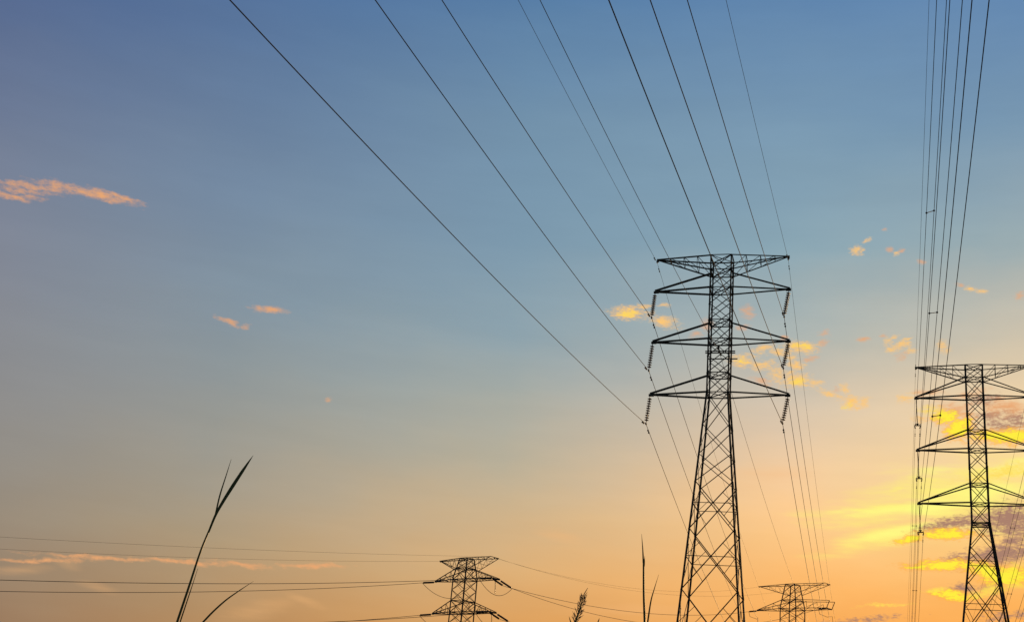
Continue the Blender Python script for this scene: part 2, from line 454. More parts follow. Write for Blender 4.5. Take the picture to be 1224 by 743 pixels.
def body(root, prof, levels, big, leg_w, brace_w):
    """four legs, four braced faces, four footings; prof = [(height, half width)]"""
    W = lambda h: width_at(prof, h)
    for sx, sy in ((-1, -1), (1, -1), (-1, 1), (1, 1)):
        m = MB()
        for (h0, w0), (h1, w1) in zip(prof, prof[1:]):
            wleg = leg_w * (1.25 if h0 < prof[1][0] - 1e-6 else 1.0)
            m.angle((sx * w0, sy * w0, h0), (sx * w1, sy * w1, h1), wleg, Vector((-sx, 0, 0)), wleg * 0.14)
        m.build('leg', STEEL, root)
        f = MB()
        w0 = prof[0][1]
        f.box((sx * w0, sy * w0, 0.15), Vector((0.5, 0, 0)), Vector((0, 0.5, 0)), Vector((0, 0, 0.35)))
        f.build('footing', CONCRETE, root)
    faces = [(Vector((1, 0, 0)), Vector((0, -1, 0))), (Vector((1, 0, 0)), Vector((0, 1, 0))),
             (Vector((0, 1, 0)), Vector((-1, 0, 0))), (Vector((0, 1, 0)), Vector((1, 0, 0)))]
    for t, nrm in faces:
        m = MB()
        face_w = brace_w * (1.0 if abs(nrm.y) > 0.5 else 0.7)
        P = lambda s, h: t * (s * W(h)) + nrm * (W(h) + 0.012) + Vector((0, 0, h))
        for h0, h1 in zip(levels, levels[1:]):
            bw = face_w * (1.0 + 0.25 * (h1 - h0 > 3.0))
            m.angle(P(-1, h0), P(1, h1), bw, nrm)
            m.angle(P(1, h0) + nrm * 0.03, P(-1, h1) + nrm * 0.03, bw, nrm)
            if (h0, h1) in big or h1 - h0 > 3.3:
                w0, w1 = W(h0), W(h1)
                hc = h0 + (h1 - h0) * w0 / (w0 + w1)           # where the diagonals cross
                m.angle(P(-1, hc), P(1, hc), brace_w * 0.8, nrm)
                for s in (-1, 1):
                    lo = P(s, h0).lerp(t * 0 + nrm * W(hc) + Vector((0, 0, hc)), 0.5)
                    hi = P(s, h1).lerp(t * 0 + nrm * W(hc) + Vector((0, 0, hc)), 0.5)
                    m.angle(lo, P(s, hc), brace_w * 0.7, nrm)
                    m.angle(hi, P(s, hc), brace_w * 0.7, nrm)
        m.build('face_bracing', STEEL, root)


def ring(root, W, hs, w):
    """horizontal frames with a plan diagonal, at the crossarm levels"""
    for h in hs:
        m = MB()
        b = W(h) + 0.02
        c = [Vector((-b, -b, h)), Vector((b, -b, h)), Vector((b, b, h)), Vector((-b, b, h))]
        for i in range(4):
            m.angle(c[i], c[(i + 1) % 4], w, Vector((0, 0, 1)))
        m.angle(c[0], c[2], w * 0.8, Vector((0, 0, 1)))
        m.angle(c[1], c[3] + Vector((0, 0, 0.02)), w * 0.8, Vector((0, 0, 1)))
        m.build('plan_frame', STEEL, root)


def arm(root, s, L, H, rise, W, w, wide=0.0, lattice=0, single=False, blunt=0.0):
    """pyramid crossarm: two lower chords, two upper chords, tip plate; wide = half width of a blunt end"""
    m = MB()
    b, bu = W(H), W(H + rise)
    for sy in (-1, 1):
        tip = Vector((s * L, sy * wide, H))
        lo, up = Vector((s * b, sy * b, H)), Vector((s * bu, sy * bu, H + rise))
        m.angle(lo, tip, w * 1.15, Vector((0, 0, 1)))
        tip_up = tip + Vector((s * blunt * 0.45, 0, max(0.1, blunt)))
        if single:
            if sy > 0:
                m.angle((s * bu, 0, H + rise), tip_up, w * 1.25, Vector((0, 0, 1)))
                m.angle((s * bu, -bu, H + rise), (s * bu, bu, H + rise), w, Vector((0, 0, 1)))
            continue
        m.angle(up, tip_up, w, Vector((0, 0, 1)))
        if blunt:
            m.angle(tip_up, tip, w, Vector((1, 0, 0)))
        tip = tip.lerp(tip_up, 0.5) if blunt else tip
        for k in range(1, lattice + 1):
            f = k / (lattice + 1)
            m.angle(lo.lerp(tip, f), up.lerp(tip, f), w * 0.55)
            m.angle(lo.lerp(tip, (k - 1) / (lattice + 1)), up.lerp(tip, f), w * 0.5)
    for k in range(1, lattice + 1):
        f = k / (lattice + 1)
        a, c = Vector((s * b, -b, H)).lerp(Vector((s * L, -wide, H)), f), Vector((s * b, b, H)).lerp(Vector((s * L, wide, H)), f)
        m.angle(a, c, w * 0.55, Vector((0, 0, 1)))
    if wide:
        m.angle((s * L, -wide - 0.1, H), (s * L, wide + 0.1, H), w * 1.2, Vector((0, 0, 1)))
    m.box((s * (L - 0.12), 0, H - 0.02), Vector((0.22, 0, 0)), Vector((0, max(0.06, wide), 0)), Vector((0, 0, 0.1)))
    return m.build('crossarm', STEEL, root)


def peak_arm(root, s, L, Hp, Hlow, W, w, n=4, wide=0.0, lift=-0.12):
    """earth wire arm: level top chords, lower chords rising to the tip, zigzag between"""
    m = MB()
    bt, bl = W(Hp), W(Hlow)
    for sy in (-1, 1):
        tip = Vector((s * L, sy * (wide + 0.05), Hp + lift))
        up, lo = Vector((s * bt, sy * bt, Hp)), Vector((s * bl, sy * bl, Hlow))
        m.angle(up, tip, w, Vector((0, 0, -1)))
        m.angle(lo, tip, w, Vector((0, 0, 1)))
        for k in range(1, n):
            a, c = up.lerp(tip, k / n), lo.lerp(tip, k / n)
            m.angle(a, c, w * 0.5)
            m.angle(up.lerp(tip, k / n), lo.lerp(tip, (k - 1) / n), w * 0.5)
    for k in range(1, n):
        f = k / n
        for h0, b0 in ((Hp, bt), (Hlow, bl)):
            a = Vector((s * b0, -b0, h0)).lerp(Vector((s * L, -wide, Hp + lift)), f)
            c = Vector((s * b0, b0, h0)).lerp(Vector((s * L, wide, Hp + lift)), f)
            m.angle(a, c, w * 0.5, Vector((0, 0, 1)))
    if wide:
        m.angle((s * L, -wide - 0.1, Hp + lift), (s * L, wide + 0.1, Hp + lift), w, Vector((0, 0, 1)))
    m.box((s * (L - 0.05), 0, Hp + lift - 0.08), Vector((0.1, 0, 0)), Vector((0, 0.05, 0)), Vector((0, 0, 0.14)))
    return m.build('earth_wire_arm', STEEL, root)


def disc_string(root, p, q, n=10, r=0.185, name='insulator_string', pin=0.14):
    """cap and pin discs from p to q, with the fittings at both ends"""
    p, q = Vector(p), Vector(q)
    L = (q - p).length
    d = (q - p) / L
    m = MB()
    m.tube([p, p + d * pin], 0.03)
    m.tube([q - d * pin, q], 0.03)
    step = (L - 2 * pin) / n
    prof = []
    for i in range(n):
        s0 = pin + i * step
        prof += [(s0, 0.035), (s0 + step * 0.34, 0.045), (s0 + step * 0.42, r * 0.75), (s0 + step * 0.55, r), (s0 + step * 0.66, r * 0.96), (s0 + step * 0.68, 0.035)]
    prof.append((L - pin, 0.035))
    m.lathe(p, q, prof, 10)
    return m.build(name, GLAZE, root, True)


def clamp(parent, c, ydir, r=0.05, half=0.22):
    m = MB()
    c = Vector(c)
    m.tube([c - ydir * half, c - ydir * half * 0.4, c, c + ydir * half * 0.4, c + ydir * half],
           [r * 0.7, r * 1.1, r * 1.5, r * 1.1, r * 0.7], 8)
    m.box(c + Vector((0, 0, 0.09)), Vector((0.025, 0, 0)), ydir * 0.06, Vector((0, 0, 0.09)))
    return m.build('suspension_clamp', PLATE, parent)


Y = Vector((0, 1, 0))

# ---- tall tower in the middle
M_LOC, M_YAW = (17.6246, 99.7188, 0.0), 0.2971
mt = empty('lattice_pylon', M_LOC, -M_YAW)
tag(mt, 'tallest steel lattice pylon, whole, with three pairs of crossarms and ribbed insulators', 'pylon', 'lattice pylons')
M_B = 0.885
M_PROF = [(0.0, M_B + 33.53 * 0.0783), (33.53, M_B), (45.8, M_B)]
M_LEV = [0.0, 4.4, 11.4, 17.25, 22.05, 25.91, 28.2, 30.73, 33.53, 35.23, 36.7, 38.2, 39.89, 41.35, 42.83, 44.45, 45.8]
body(mt, M_PROF, M_LEV, [(22.05, 25.91), (17.25, 22.05), (11.4, 17.25)], 0.128, 0.060)
M_W = lambda h: width_at(M_PROF, h)
ring(mt, M_W, [33.53, 35.23, 38.2, 39.89, 42.83, 44.45, 45.8], 0.085)
for s in (-1, 1):
    for H in (33.53, 38.2, 42.83):
        arm(mt, s, 5.715, H, 1.7 if H < 42 else 1.62, M_W, 0.115, single=True)
    peak_arm(mt, s, 5.62, 45.8, 44.45, M_W, 0.10, 4, lift=0.06)
bk = MB()
for sy in (-1, 1):
    bk.angle((-M_B - 0.45, sy * (M_B + 0.08), 37.55), (M_B + 0.3, sy * (M_B + 0.08), 37.55), 0.10, Vector((0, 0, 1)))
    bk.angle((-M_B - 0.2, sy * (M_B + 0.08), 37.02), (M_B + 0.5, sy * (M_B + 0.08), 37.02), 0.10, Vector((0, 0, 1)))
bk.angle((0, -M_B, 37.3), (0, M_B, 37.3), 0.1, Vector((0, 0, 1)))
bk.box((0.0, -M_B - 0.12, 37.3), Vector((0.08, 0, 0)), Vector((0, 0.05, 0)), Vector((0, 0, 0.16)))
bk.build('cable_bracket', STEEL, mt)
# clamps: local x and height where each conductor is held (the strings lean to the left)
M_CLAMP = {(-1, 3): (-5.922, 31.001), (-1, 2): (-5.912, 35.662), (-1, 1): (-5.884, 40.433),
           (1, 3): (5.219, 31.135), (1, 2): (5.229, 35.845), (1, 1): (5.255, 40.374)}
M_ARM = {1: 42.83, 2: 38.2, 3: 33.53}
for (s, i), (u, h) in M_CLAMP.items():
    st = disc_string(mt, (s * 5.66 - 0.03, 0, M_ARM[i] - 0.1), (u, 0, h + 0.12))
    clamp(st, (u, 0, h), Y, 0.055, 0.26)
M_EARTH = {-1: (-5.65, 45.63), 1: (5.55, 45.58)}
for s, (u, h) in M_EARTH.items():
    m = MB()
    m.tube([(s * 5.6, 0, 45.82), (u, 0, h)], 0.03)
    hang = m.build('earth_wire_hanger', PLATE, mt)
    clamp(hang, (u, 0, h), Y, 0.045, 0.2)

# ---- right tower, cut by the frame
N_LOC, N_YAW = (47.2871, 120.9477, 0.0), 0.34058
nt_ = empty('lattice_pylon', N_LOC, -N_YAW)
tag(nt_, 'steel lattice pylon at the right edge, crossarms cut off, slender reddish insulator rods', 'pylon', 'lattice pylons')
N_B = 0.824
N_PROF = [(0.0, N_B + 29.7 * 0.124), (29.7, N_B), (45.78, N_B)]
N_LEV = [0.0, 6.4, 12.6, 18.6, 23.95, 27.3, 29.7, 31.6, 33.55, 35.3, 37.03, 38.95, 40.75, 42.52, 44.45, 45.78]
body(nt_, N_PROF, N_LEV, [(23.95, 27.3), (18.6, 23.95)], 0.135, 0.064)
N_W = lambda h: width_at(N_PROF, h)
ring(nt_, N_W, [29.7, 31.6, 33.55, 37.03, 38.95, 42.52, 44.45, 45.78], 0.085)
N_ARM = {1: 42.52, 2: 37.03, 3: 31.61}
for s in (-1, 1):
    for i, H in N_ARM.items():
        arm(nt_, s, 5.75, H, 1.93, N_W, 0.11)
    peak_arm(nt_, s, 5.64, 45.78, 44.4, N_W, 0.095, 4, lift=0.08)
for sy in (-1, 1):
    wf = MB()
    wf.angle((-N_B - 0.1, sy * (N_B + 0.05), 29.55), (N_B + 0.1, sy * (N_B + 0.05), 29.55), 0.12, Vector((0, 0, 1)))
    wf.build('waist_beam', STEEL, nt_)
N_YOKE = {1: 39.40, 2: 33.92, 3: 28.52}        # height of the pair of conductors
N_HALF = 0.23
N_U = 5.60
for s in (-1, 1):
    for i, H in N_ARM.items():
        hy = N_YOKE[i]
        p, q = Vector((s * 5.66, 0, H - 0.1)), Vector((s * N_U, 0, hy + 0.42))
        L = (q - p).length
        m = MB()
        m.tube([p, p + (q - p) * 0.06], 0.03)
        prof = []
        k = 30
        for j in range(k):
            s0 = L * (0.05 + 0.9 * j / k)
            ds = L * 0.9 / k
            prof += [(s0, 0.03), (s0 + ds * 0.4, 0.032), (s0 + ds * 0.5, 0.075 if j % 2 else 0.06), (s0 + ds * 0.62, 0.07 if j % 2 else 0.055), (s0 + ds * 0.66, 0.03)]
        prof += [(L * 0.95, 0.03), (L, 0.03)]
        m.lathe(p, q, prof, 8)
        rod = m.build('insulator_rod', RUBBER, nt_, True)
        yk = MB()
        c = Vector((s * N_U, 0, hy))
        yk.lathe(c + Vector((0, 0, 0.46)), c + Vector((0, 0, 0.36)), [(0, 0.05), (0.03, 0.17), (0.06, 0.17), (0.1, 0.05)], 10)
        yk.box(c + Vector((0, 0, 0.24)), Vector((0.30, 0, 0)), Vector((0, 0.02, 0)), Vector((0, 0, 0.055)))
        yk.box(c + Vector((0, 0, 0.33)), Vector((0.07, 0, 0)), Vector((0, 0.02, 0)), Vector((0, 0, 0.05)))
        for sx in (-1, 1):
            yk.tube([c + Vector((sx * 0.28, 0, 0.26)), c + Vector((sx * 0.30, 0, 0.12)), c + Vector((sx * N_HALF, 0, 0.0))], 0.03)
        yoke = yk.build('yoke_plate', PLATE, rod)
        for sx in (-1, 1):
            cm = MB()
            cc = c + Vector((sx * N_HALF, 0, 0))
            cm.tube([cc - Y * 0.2, cc, cc + Y * 0.2], [0.04, 0.075, 0.04], 8)
            cm.build('suspension_clamp', PLATE, rod)
    m = MB()
    m.tube([(s * 5.62, 0, 45.85), (s * 5.634, 0, 45.66)], 0.03)
    hang = m.build('earth_wire_hanger', PLATE, nt_)
    clamp(hang, (s * 5.634, 0, 45.66), Y, 0.045, 0.2)


# ---- the two strain towers far behind
def strain_tower(loc, yaw, Hp, Hs, Lp, Ls, b, e, label, az_near, az_far, far_strings=True):
    root = empty('strain_pylon', loc, -yaw)
    tag(root, label, 'pylon', 'far strain pylons')
    Htop = Hs[0] + 2.1
    prof = [(0.0, b + (Hs[-1] - 2) * 0.11), (Hs[-1] - 2.0, b), (Hs[0] + 0.4, b * 0.98), (Hp, b * 0.58)]
    W = lambda h: width_at(prof, h)
    lev = [0.0]
    h = 0.0
    steps = 3
    for k in range(steps):
        h += (Hs[-1] - 2.0) / steps
        lev.append(h)
    for H in reversed(Hs):
        lev += [H, H + 2.1]
        gap = (Hs[Hs.index(H) - 1] - H - 2.1) if Hs.index(H) > 0 else Hp - H - 2.1
        lev.append(H + 2.1 + gap * 0.5)
    lev.append(Hp)
    body(root, prof, lev, [], 0.28, 0.095)
    ring(root, W, [x for H in Hs for x in (H, H + 2.1)] + [Hp], 0.12)
    for s in (-1, 1):
        wide = e if s > 0 else 0.12
        for H, L in zip(Hs, Ls):
            arm(root, s, L, H, 2.1, W, 0.13, wide, 3 if far_strings else 2, blunt=1.7 if (s > 0 and not far_strings) else 0.0)
        peak_arm(root, s, Lp, Hp, Hp - 2.4, W, 0.13, 4 if far_strings else 3, wide)
    # tension strings lie along the wires, jumper loops hang below the arm ends
    def local(a):
        return Vector((math.sin(a - yaw), math.cos(a - yaw), 0.0))
    ends = {}
    for s in (-1, 1):
        for i, (H, L) in enumerate(zip(Hs, Ls)):
            wide = e if s > 0 else 0.12
            dn = (local(az_near) + Vector((0, 0, -0.2))).normalized()
            df = (local(az_far) + Vector((0, 0, -0.30))).normalized()
            pn, pf = Vector((s * L, -wide, H - 0.1)), Vector((s * L, wide, H - 0.1))
            en, ef = pn + dn * 3.4, pf + df * 3.4
            sn = disc_string(root, pn, en, 14, 0.19, 'tension_insulator', 0.3)
            ends[(s, i, 'near')] = root.matrix_basis @ en
            ends[(s, i, 'far')] = root.matrix_basis @ ef
            if far_strings and s < 0:
                jm = MB()
                c = Vector((-0.6, 0.2, H - 3.0))
                pts = []
                for k in range(15):
                    t = k / 14
                    pts.append(en.lerp(c, t) + Vector((0, 0, -1.3 * 4 * t * (1 - t))))
                jm.tube(pts, 0.04)
                jm.build('jumper_loop', WIRE, root)
            elif far_strings:
                p2 = Vector((s * L, -wide, H - 0.1))
                disc_string(root, p2, p2 + df * 3.2, 14, 0.19, 'tension_insulator', 0.3)
                ends[(s, i, 'far2')] = root.matrix_basis @ (p2 + df * 3.2)
                disc_string(root, pf, ef, 14, 0.19, 'tension_insulator', 0.3)
                low = Vector((s * (L - 0.6), 0, H - 2.7))
                a, c = en, ef
                jm = MB()
                pts = []
                for k in range(15):
                    t = k / 14
                    base = a.lerp(c, t)
                    sag = 4 * t * (1 - t)
                    pts.append(base + Vector((0, 0, -2.1 * sag)) + Vector((s * 0.25 * sag, 0, 0)))
                jm.tube(pts, 0.045)
                jm.build('jumper_loop', WIRE, root)
                if s > 0:
                    disc_string(root, (s * (L - 0.1), 0, H - 0.1), (s * (L + 0.15), 0, H - 2.75), 12, 0.1, 'jumper_insulator', 0.1)
            else:
                jm = MB()
                pts = [en, en + Vector((0, 0.6, -1.1)), pn + Vector((0, 0.3, -2.0)), pf + Vector((0, 0.2, -1.5)), pf + Vector((s * 0.2, 0.3, -4.0)), pf + Vector((s * 0.1, 0.4, -9.0))]
                jm.tube(pts, 0.045)
                jm.build('jumper_loop', WIRE, root)
    bpy.context.view_layer.update()
    return root, ends


AZ_L = 0.7561 + math.pi            # line leaving the left strain tower towards the lower left
AZ_R = 0.8495                      # and towards the other strain tower
T3_LOC, T3_YAW = (-4.186, 240.0, 0.0), 0.7561
t3, e3 = strain_tower(T3_LOC, T3_YAW, 41.74, [37.71, 31.67, 25.6], 7.08, [7.82, 7.70, 7.70], 1.62, 1.1,
                      'small distant strain pylon left of the tall one, a dark corner leg towards the viewer',
                      AZ_L, AZ_R)
T4_LOC, T4_YAW = (74.25, 310.0, 0.0), 0.7568
t4, e4 = strain_tower(T4_LOC, T4_YAW, 54.37, [48.39, 41.5, 34.6], 9.4, [9.80, 9.7, 9.7], 2.18, 1.28,
                      'small distant strain pylon low down between the tall pylon and the right-edge one',
                      AZ_R + math.pi, T4_YAW, far_strings=False)


# ------------------------------------------------------------------ wires
def rotz(loc, yaw, p):
    c, s = math.cos(-yaw), math.sin(-yaw)
    return Vector((loc[0] + c * p[0] - s * p[1], loc[1] + s * p[0] + c * p[1], loc[2] + p[2]))


def span(P, azim, slope, k, length, n=70, skip=0.0):
    """parabola leaving P in azimuth azim, initial slope, curvature k"""
    out = []
    for i in range(n + 1):
        t = skip + (length - skip) * (i / n) ** 1.25
        out.append(Vector((P[0] + math.sin(azim) * t, P[1] + math.cos(azim) * t, P[2] + slope * t + k * t * t)))
    return out


def point_on(P, azim, slope, k, t):
    return Vector((P[0] + math.sin(azim) * t, P[1] + math.cos(azim) * t, P[2] + slope * t + k * t * t))


def damper(parent, P, azim, slope, k, t, r=0.05, half=0.23):
    c = point_on(P, azim, slope, k, t)
    d = (point_on(P, azim, slope, k, t + 0.1) - c).normalized()
    m = MB()
    c2 = c - Vector((0, 0, 0.10))
    m.box(c - Vector((0, 0, 0.05)), d * 0.03, Vector((0.02, 0, 0)), Vector((0, 0, 0.09)))
    m.tube([c2 - d * half, c2 + d * half], 0.012)
    for s in (-1, 1):
        m.tube([c2 + d * s * (half - 0.1), c2 + d * s * (half - 0.04), c2 + d * s * (half + 0.04), c2 + d * s * (half + 0.08)], [r * 0.6, r, r, r * 0.7], 8)
    return m.build('vibration_damper', PLATE, parent)


def run_wire(name, P, near, far, rad, label, cat, group, near_len=200.0, far_len=300.0, dampers=(1.15, 1.15), dr=0.05):
    a = span(P, near[0], near[1], near[2], near_len)
    b = span(P, far[0], far[1], far[2], far_len)
    m = MB()
    m.tube(list(reversed(a)) + b[1:], rad, 6)
    o = m.build(name, WIRE)
    if label:
        tag(o, label, cat, group)
    if dampers:
        damper(o, P, *near, dampers[0], dr)
        damper(o, P, *far, dampers[1], dr)
    return o


MAZ_N, MAZ_F = 0.3119 + math.pi, 0.293
KN, KNE, KF, KFE = 0.351e-3, 0.296e-3, 0.357e-3, 0.296e-3
R_COND, R_EARTH = 0.023, 0.013
M_WIRES = [
    # side, level, slope towards the viewer, slope away, label
    (-1, 3, -0.1232, -0.1374, 'lowest left wire of the tall pylon, reaching the top edge furthest left'),
    (-1, 2, -0.0991, -0.1273, 'middle left wire of the tall pylon, second from left along the top edge'),
    (-1, 1, -0.1090, -0.1248, 'highest left insulator-hung wire of the tall pylon, third from left along the top edge'),
    (1, 3, -0.1024, -0.1164, 'wire crossing the head of the tall pylon down to its bottom right insulator'),
    (1, 2, -0.1137, -0.1140, 'wire held by the middle right insulator of the tall pylon'),
    (1, 1, -0.1075, -0.1095, 'wire held by the top right ribbed insulator of the tall pylon'),
]
for s, i, sn, sf, lab in M_WIRES:
    u, h = M_CLAMP[(s, i)]
    P = rotz(M_LOC, M_YAW, (u, 0, h))
    run_wire('phase_conductor', P, (MAZ_N, sn, KN), (MAZ_F, sf, KF), R_COND, lab, 'power line', 'conductors of the tall pylon', dampers=(1.3, 1.3), dr=0.075)
for s, sn, sf, lab in ((-1, -0.0839, -0.1214, 'thin earth wire on the top left tip of the tall pylon'),
                       (1, -0.0791, -0.1152, 'thin earth wire on the top right tip of the tall pylon, rightmost of its wires')):
    u, h = M_EARTH[s]
    P = rotz(M_LOC, M_YAW, (u, 0, h))
    run_wire('earth_wire', P, (MAZ_N, sn, KNE), (MAZ_F, sf, KFE), R_EARTH, lab, 'earth wire', 'earth wires of the tall pylon', dampers=(1.2, 1.2), dr=0.05)
P = rotz(M_LOC, M_YAW, (0, 0, 37.194))
run_wire('fibre_cable', P, (3.4535, -0.1008, 0.354e-3), (0.2931, -0.0354, 0.2465e-3), 0.016,
         'thin cable fixed to the body of the tall pylon between two crossarms', 'cable', None, dampers=None)

# right tower: one earth wire and three twin bundles on each side
NAZ_N, NAZ_F = 0.308 + math.pi, 0.307
ax = Vector((math.cos(N_YAW), -math.sin(N_YAW), 0))
BUNDLE = {1: [(-0.0448, 0.3592e-3), (-0.0419, 0.3526e-3)], 2: [(-0.0669, 0.4154e-3), (-0.0653, 0.4012e-3)], 3: [(-0.0906, 0.4714e-3), (-0.0867, 0.4212e-3)]}
SPACER_T = {1: 53.25, 2: 52.35, 3: 51.6}
WORD = {1: 'top', 2: 'middle', 3: 'lowest'}
for s in (-1, 1):
    for i in (1, 2, 3):
        c = rotz(N_LOC, N_YAW, (s * N_U, 0, N_YOKE[i]))
        root = empty('bundled_conductor', c)
        side = 'left' if s < 0 else 'right'
        lab = ('twin wires joined by small spacers, hung from the %s left crossarm of the right-edge pylon' % WORD[i]) if s < 0 else \
              ('twin wires from the cut-off %s right crossarm of the right-edge pylon' % WORD[i])
        tag(root, lab, 'power line', 'twin power lines of the right-hand pylon')
        starts = []
        for j, sx in enumerate((-1, 1)):
            P = ax * (sx * N_HALF)
            starts.append(P)
            sl, k = BUNDLE[i][j]
            a = span(P, NAZ_N, sl, k, 230.0)
            b = span(P, NAZ_F, -0.12, 0.35e-3, 300.0)
            m = MB()
            m.tube(list(reversed(a)) + b[1:], 0.019, 6)
            w = m.build('wire', WIRE, root)
            damper(root, P, NAZ_N, sl, k, 1.6, 0.05)
            damper(root, P, NAZ_F, -0.12, 0.35e-3, 1.6, 0.05)
        for side_az, ts in ((NAZ_N, [SPACER_T[i]]), (NAZ_F, [22.0 + 9 * i, 88.0 + 7 * i])):
            for t in ts:
                pts = []
                for j in (0, 1):
                    sl, k = BUNDLE[i][j] if side_az is NAZ_N else (-0.12, 0.35e-3)
                    pts.append(point_on(starts[j], side_az, sl, k, t))
                m = MB()
                m.tube([pts[0], pts[1]], 0.025)
                dd = (pts[1] - pts[0]).normalized()
                for p in pts:
                    m.tube([p - dd * 0.06, p - dd * 0.03, p + dd * 0.03, p + dd * 0.06], [0.03, 0.065, 0.065, 0.03], 8)
                m.build('spacer', PLATE, root)
    P = rotz(N_LOC, N_YAW, (s * 5.634, 0, 45.66))
    run_wire('earth_wire', P, (NAZ_N, 0.0002, 0.3018e-3), (NAZ_F, -0.10, 0.29e-3), 0.0125,
             'thin earth wire on the %s top tip of the right-edge pylon' % ('left' if s < 0 else 'cut-off right'), 'earth wire', 'earth wires of the right-hand pylon',
             near_len=230.0, dampers=(1.3, 1.3), dr=0.045)

# far strain line: spans to the lower left
b3 = lambda u, v, h: rotz(T3_LOC, T3_YAW, (u, v, h))
LEFT = [
    ('earth_wire', b3(-7.08, 0, 41.6), -0.1889, 0.288e-3, 0.014, 'lower of two faint thin wires left of the small left pylon', 'earth wire'),
    ('earth_wire', b3(7.08, -1.1, 41.6), -0.1772, 0.192e-3, 0.014, 'upper of two faint thin wires left of the small left pylon', 'earth wire'),
    ('phase_conductor', e3[(1, 0, 'near')], -0.2060, 0.342e-3, 0.040, 'upper of two dark nearly level wires at lower left behind the long grass blade', 'power line'),
    ('phase_conductor', e3[(-1, 0, 'near')], -0.2230, 0.454e-3, 0.040, 'lower, sagging one of two dark wires at lower left behind the long grass blade', 'power line'),
    ('phase_conductor', e3[(1, 1, 'near')], -0.2150, 0.50e-3, 0.040, 'wire skimming the bottom edge from the second right arm of the small left pylon', 'power line'),
    ('phase_conductor', e3[(-1, 1, 'near')], -0.2230, 0.60e-3, 0.040, 'wire skimming the bottom edge from the second left arm of the small left pylon', 'power line'),
]
for name, P, sl, k, rad, lab, cat in LEFT:
    m = MB()
    m.tube(span(P, AZ_L, sl, k, 190.0), rad, 6)
    tag(m.build(name, WIRE), lab, cat, 'wires of the far strain line')

# far strain line: spans between the two strain towers


def between(A, B, sag, n=40):
    A, B = Vector(A), Vector(B)
    return [A.lerp(B, i / n) - Vector((0, 0, 4 * sag * (i / n) * (1 - i / n))) for i in range(n + 1)]


b4 = lambda u, v, h: rotz(T4_LOC, T4_YAW, (u, v, h))
MID = [
    ('earth_wire', b3(7.08, -1.1, 41.6), b4(-9.4, 0, 54.2), 3.3, 0.014, 'upper of two faint thin wires strung between the two small pylons', 'earth wire'),
    ('earth_wire', b3(7.08, 1.1, 41.6), b4(9.4, -1.28, 54.2), 4.8, 0.014, 'lower of two faint thin wires strung between the two small pylons', 'earth wire'),
    ('phase_conductor', e3[(1, 0, 'far2')], e4[(-1, 0, 'near')], 2.6, 0.038, 'upper of two dark wires between the small pylons, above the other at the plume', 'power line'),
    ('phase_conductor', e3[(1, 0, 'far')], e4[(1, 0, 'near')], 5.5, 0.038, 'lower of two dark wires between the small pylons, passing the reed plume', 'power line'),
    ('phase_conductor', e3[(1, 1, 'far2')], e4[(-1, 1, 'near')], 3.5, 0.038, 'wire from the second right arm of the small left pylon, upper of two', 'power line'),
    ('phase_conductor', e3[(1, 1, 'far')], e4[(1, 1, 'near')], 6.0, 0.038, 'lowest wire right of the small left pylon, leaving at the bottom edge', 'power line'),
]
for name, A, B, sag, rad, lab, cat in MID:
    m = MB()
    m.tube(between(A, B, sag), rad, 6)
    tag(m.build(name, WIRE), lab, cat, 'wires of the far strain line')


# ------------------------------------------------------------------ grasses close to the camera
GR = {'stalkA': [[-0.524, 2.239, 0.222], [-0.515, 2.242, 0.284], [-0.506, 2.244, 0.346], [-0.497, 2.246, 0.388], [-0.491, 2.247, 0.414]], 'bladeA': [[-0.498, 2.245, 0.38], [-0.491, 2.247, 0.412], [-0.482, 2.249, 0.438], [-0.47, 2.252, 0.468], [-0.458, 2.254, 0.496], [-0.45, 2.255, 0.514], [-0.444, 2.257, 0.528]], 'thinA': [[-0.496, 2.266, 0.411], [-0.494, 2.267, 0.451], [-0.489, 2.268, 0.489], [-0.485, 2.269, 0.52]], 'B': [[-0.545, 2.542, 0.256], [-0.529, 2.546, 0.279], [-0.509, 2.55, 0.303], [-0.488, 2.554, 0.323], [-0.463, 2.558, 0.345]], 'C': [[0.346, 2.779, 0.364], [0.341, 2.779, 0.423], [0.337, 2.78, 0.499]], 'Ctip': [[0.337, 2.78, 0.491], [0.334, 2.78, 0.522], [0.33, 2.78, 0.554]], 'Cside': [[0.338, 2.78, 0.477], [0.339, 2.779, 0.491], [0.339, 2.779, 0.506]], 'D': [[0.371, 2.927, 0.384], [0.376, 2.926, 0.431], [0.382, 2.925, 0.458], [0.391, 2.924, 0.493]], 'E': [[0.239, 3.392, 0.424], [0.248, 3.391, 0.457], [0.254, 3.391, 0.483], [0.256, 3.39, 0.499]], 'Etip': [[0.256, 3.39, 0.497], [0.26, 3.39, 0.506], [0.267, 3.39, 0.52]], 'F': [[0.237, 3.492, 0.435], [0.233, 3.492, 0.444], [0.229, 3.493, 0.455]], 'H': [[0.315, 3.586, 0.454], [0.318, 3.586, 0.463], [0.32, 3.586, 0.47]], 'stubs': [[0.224, 3.393, 0.444], [0.236, 3.392, 0.428]]}


def up(p):
    return Vector((p[0], p[1], p[2] + CAM_Z))


def smooth_path(pts, n=8):
    """Catmull-Rom through the points"""
    P = [pts[0] * 2 - pts[1]] + pts + [pts[-1] * 2 - pts[-2]]
    out = []
    for i in range(1, len(P) - 2):
        for k in range(n):
            t = k / n
            a, b, c, d = P[i - 1], P[i], P[i + 1], P[i + 2]
            out.append(0.5 * (2 * b + (c - a) * t + (2 * a - 5 * b + 4 * c - d) * t * t + (3 * b - 3 * c + d - a) * t ** 3))
    out.append(pts[-1])
    return out


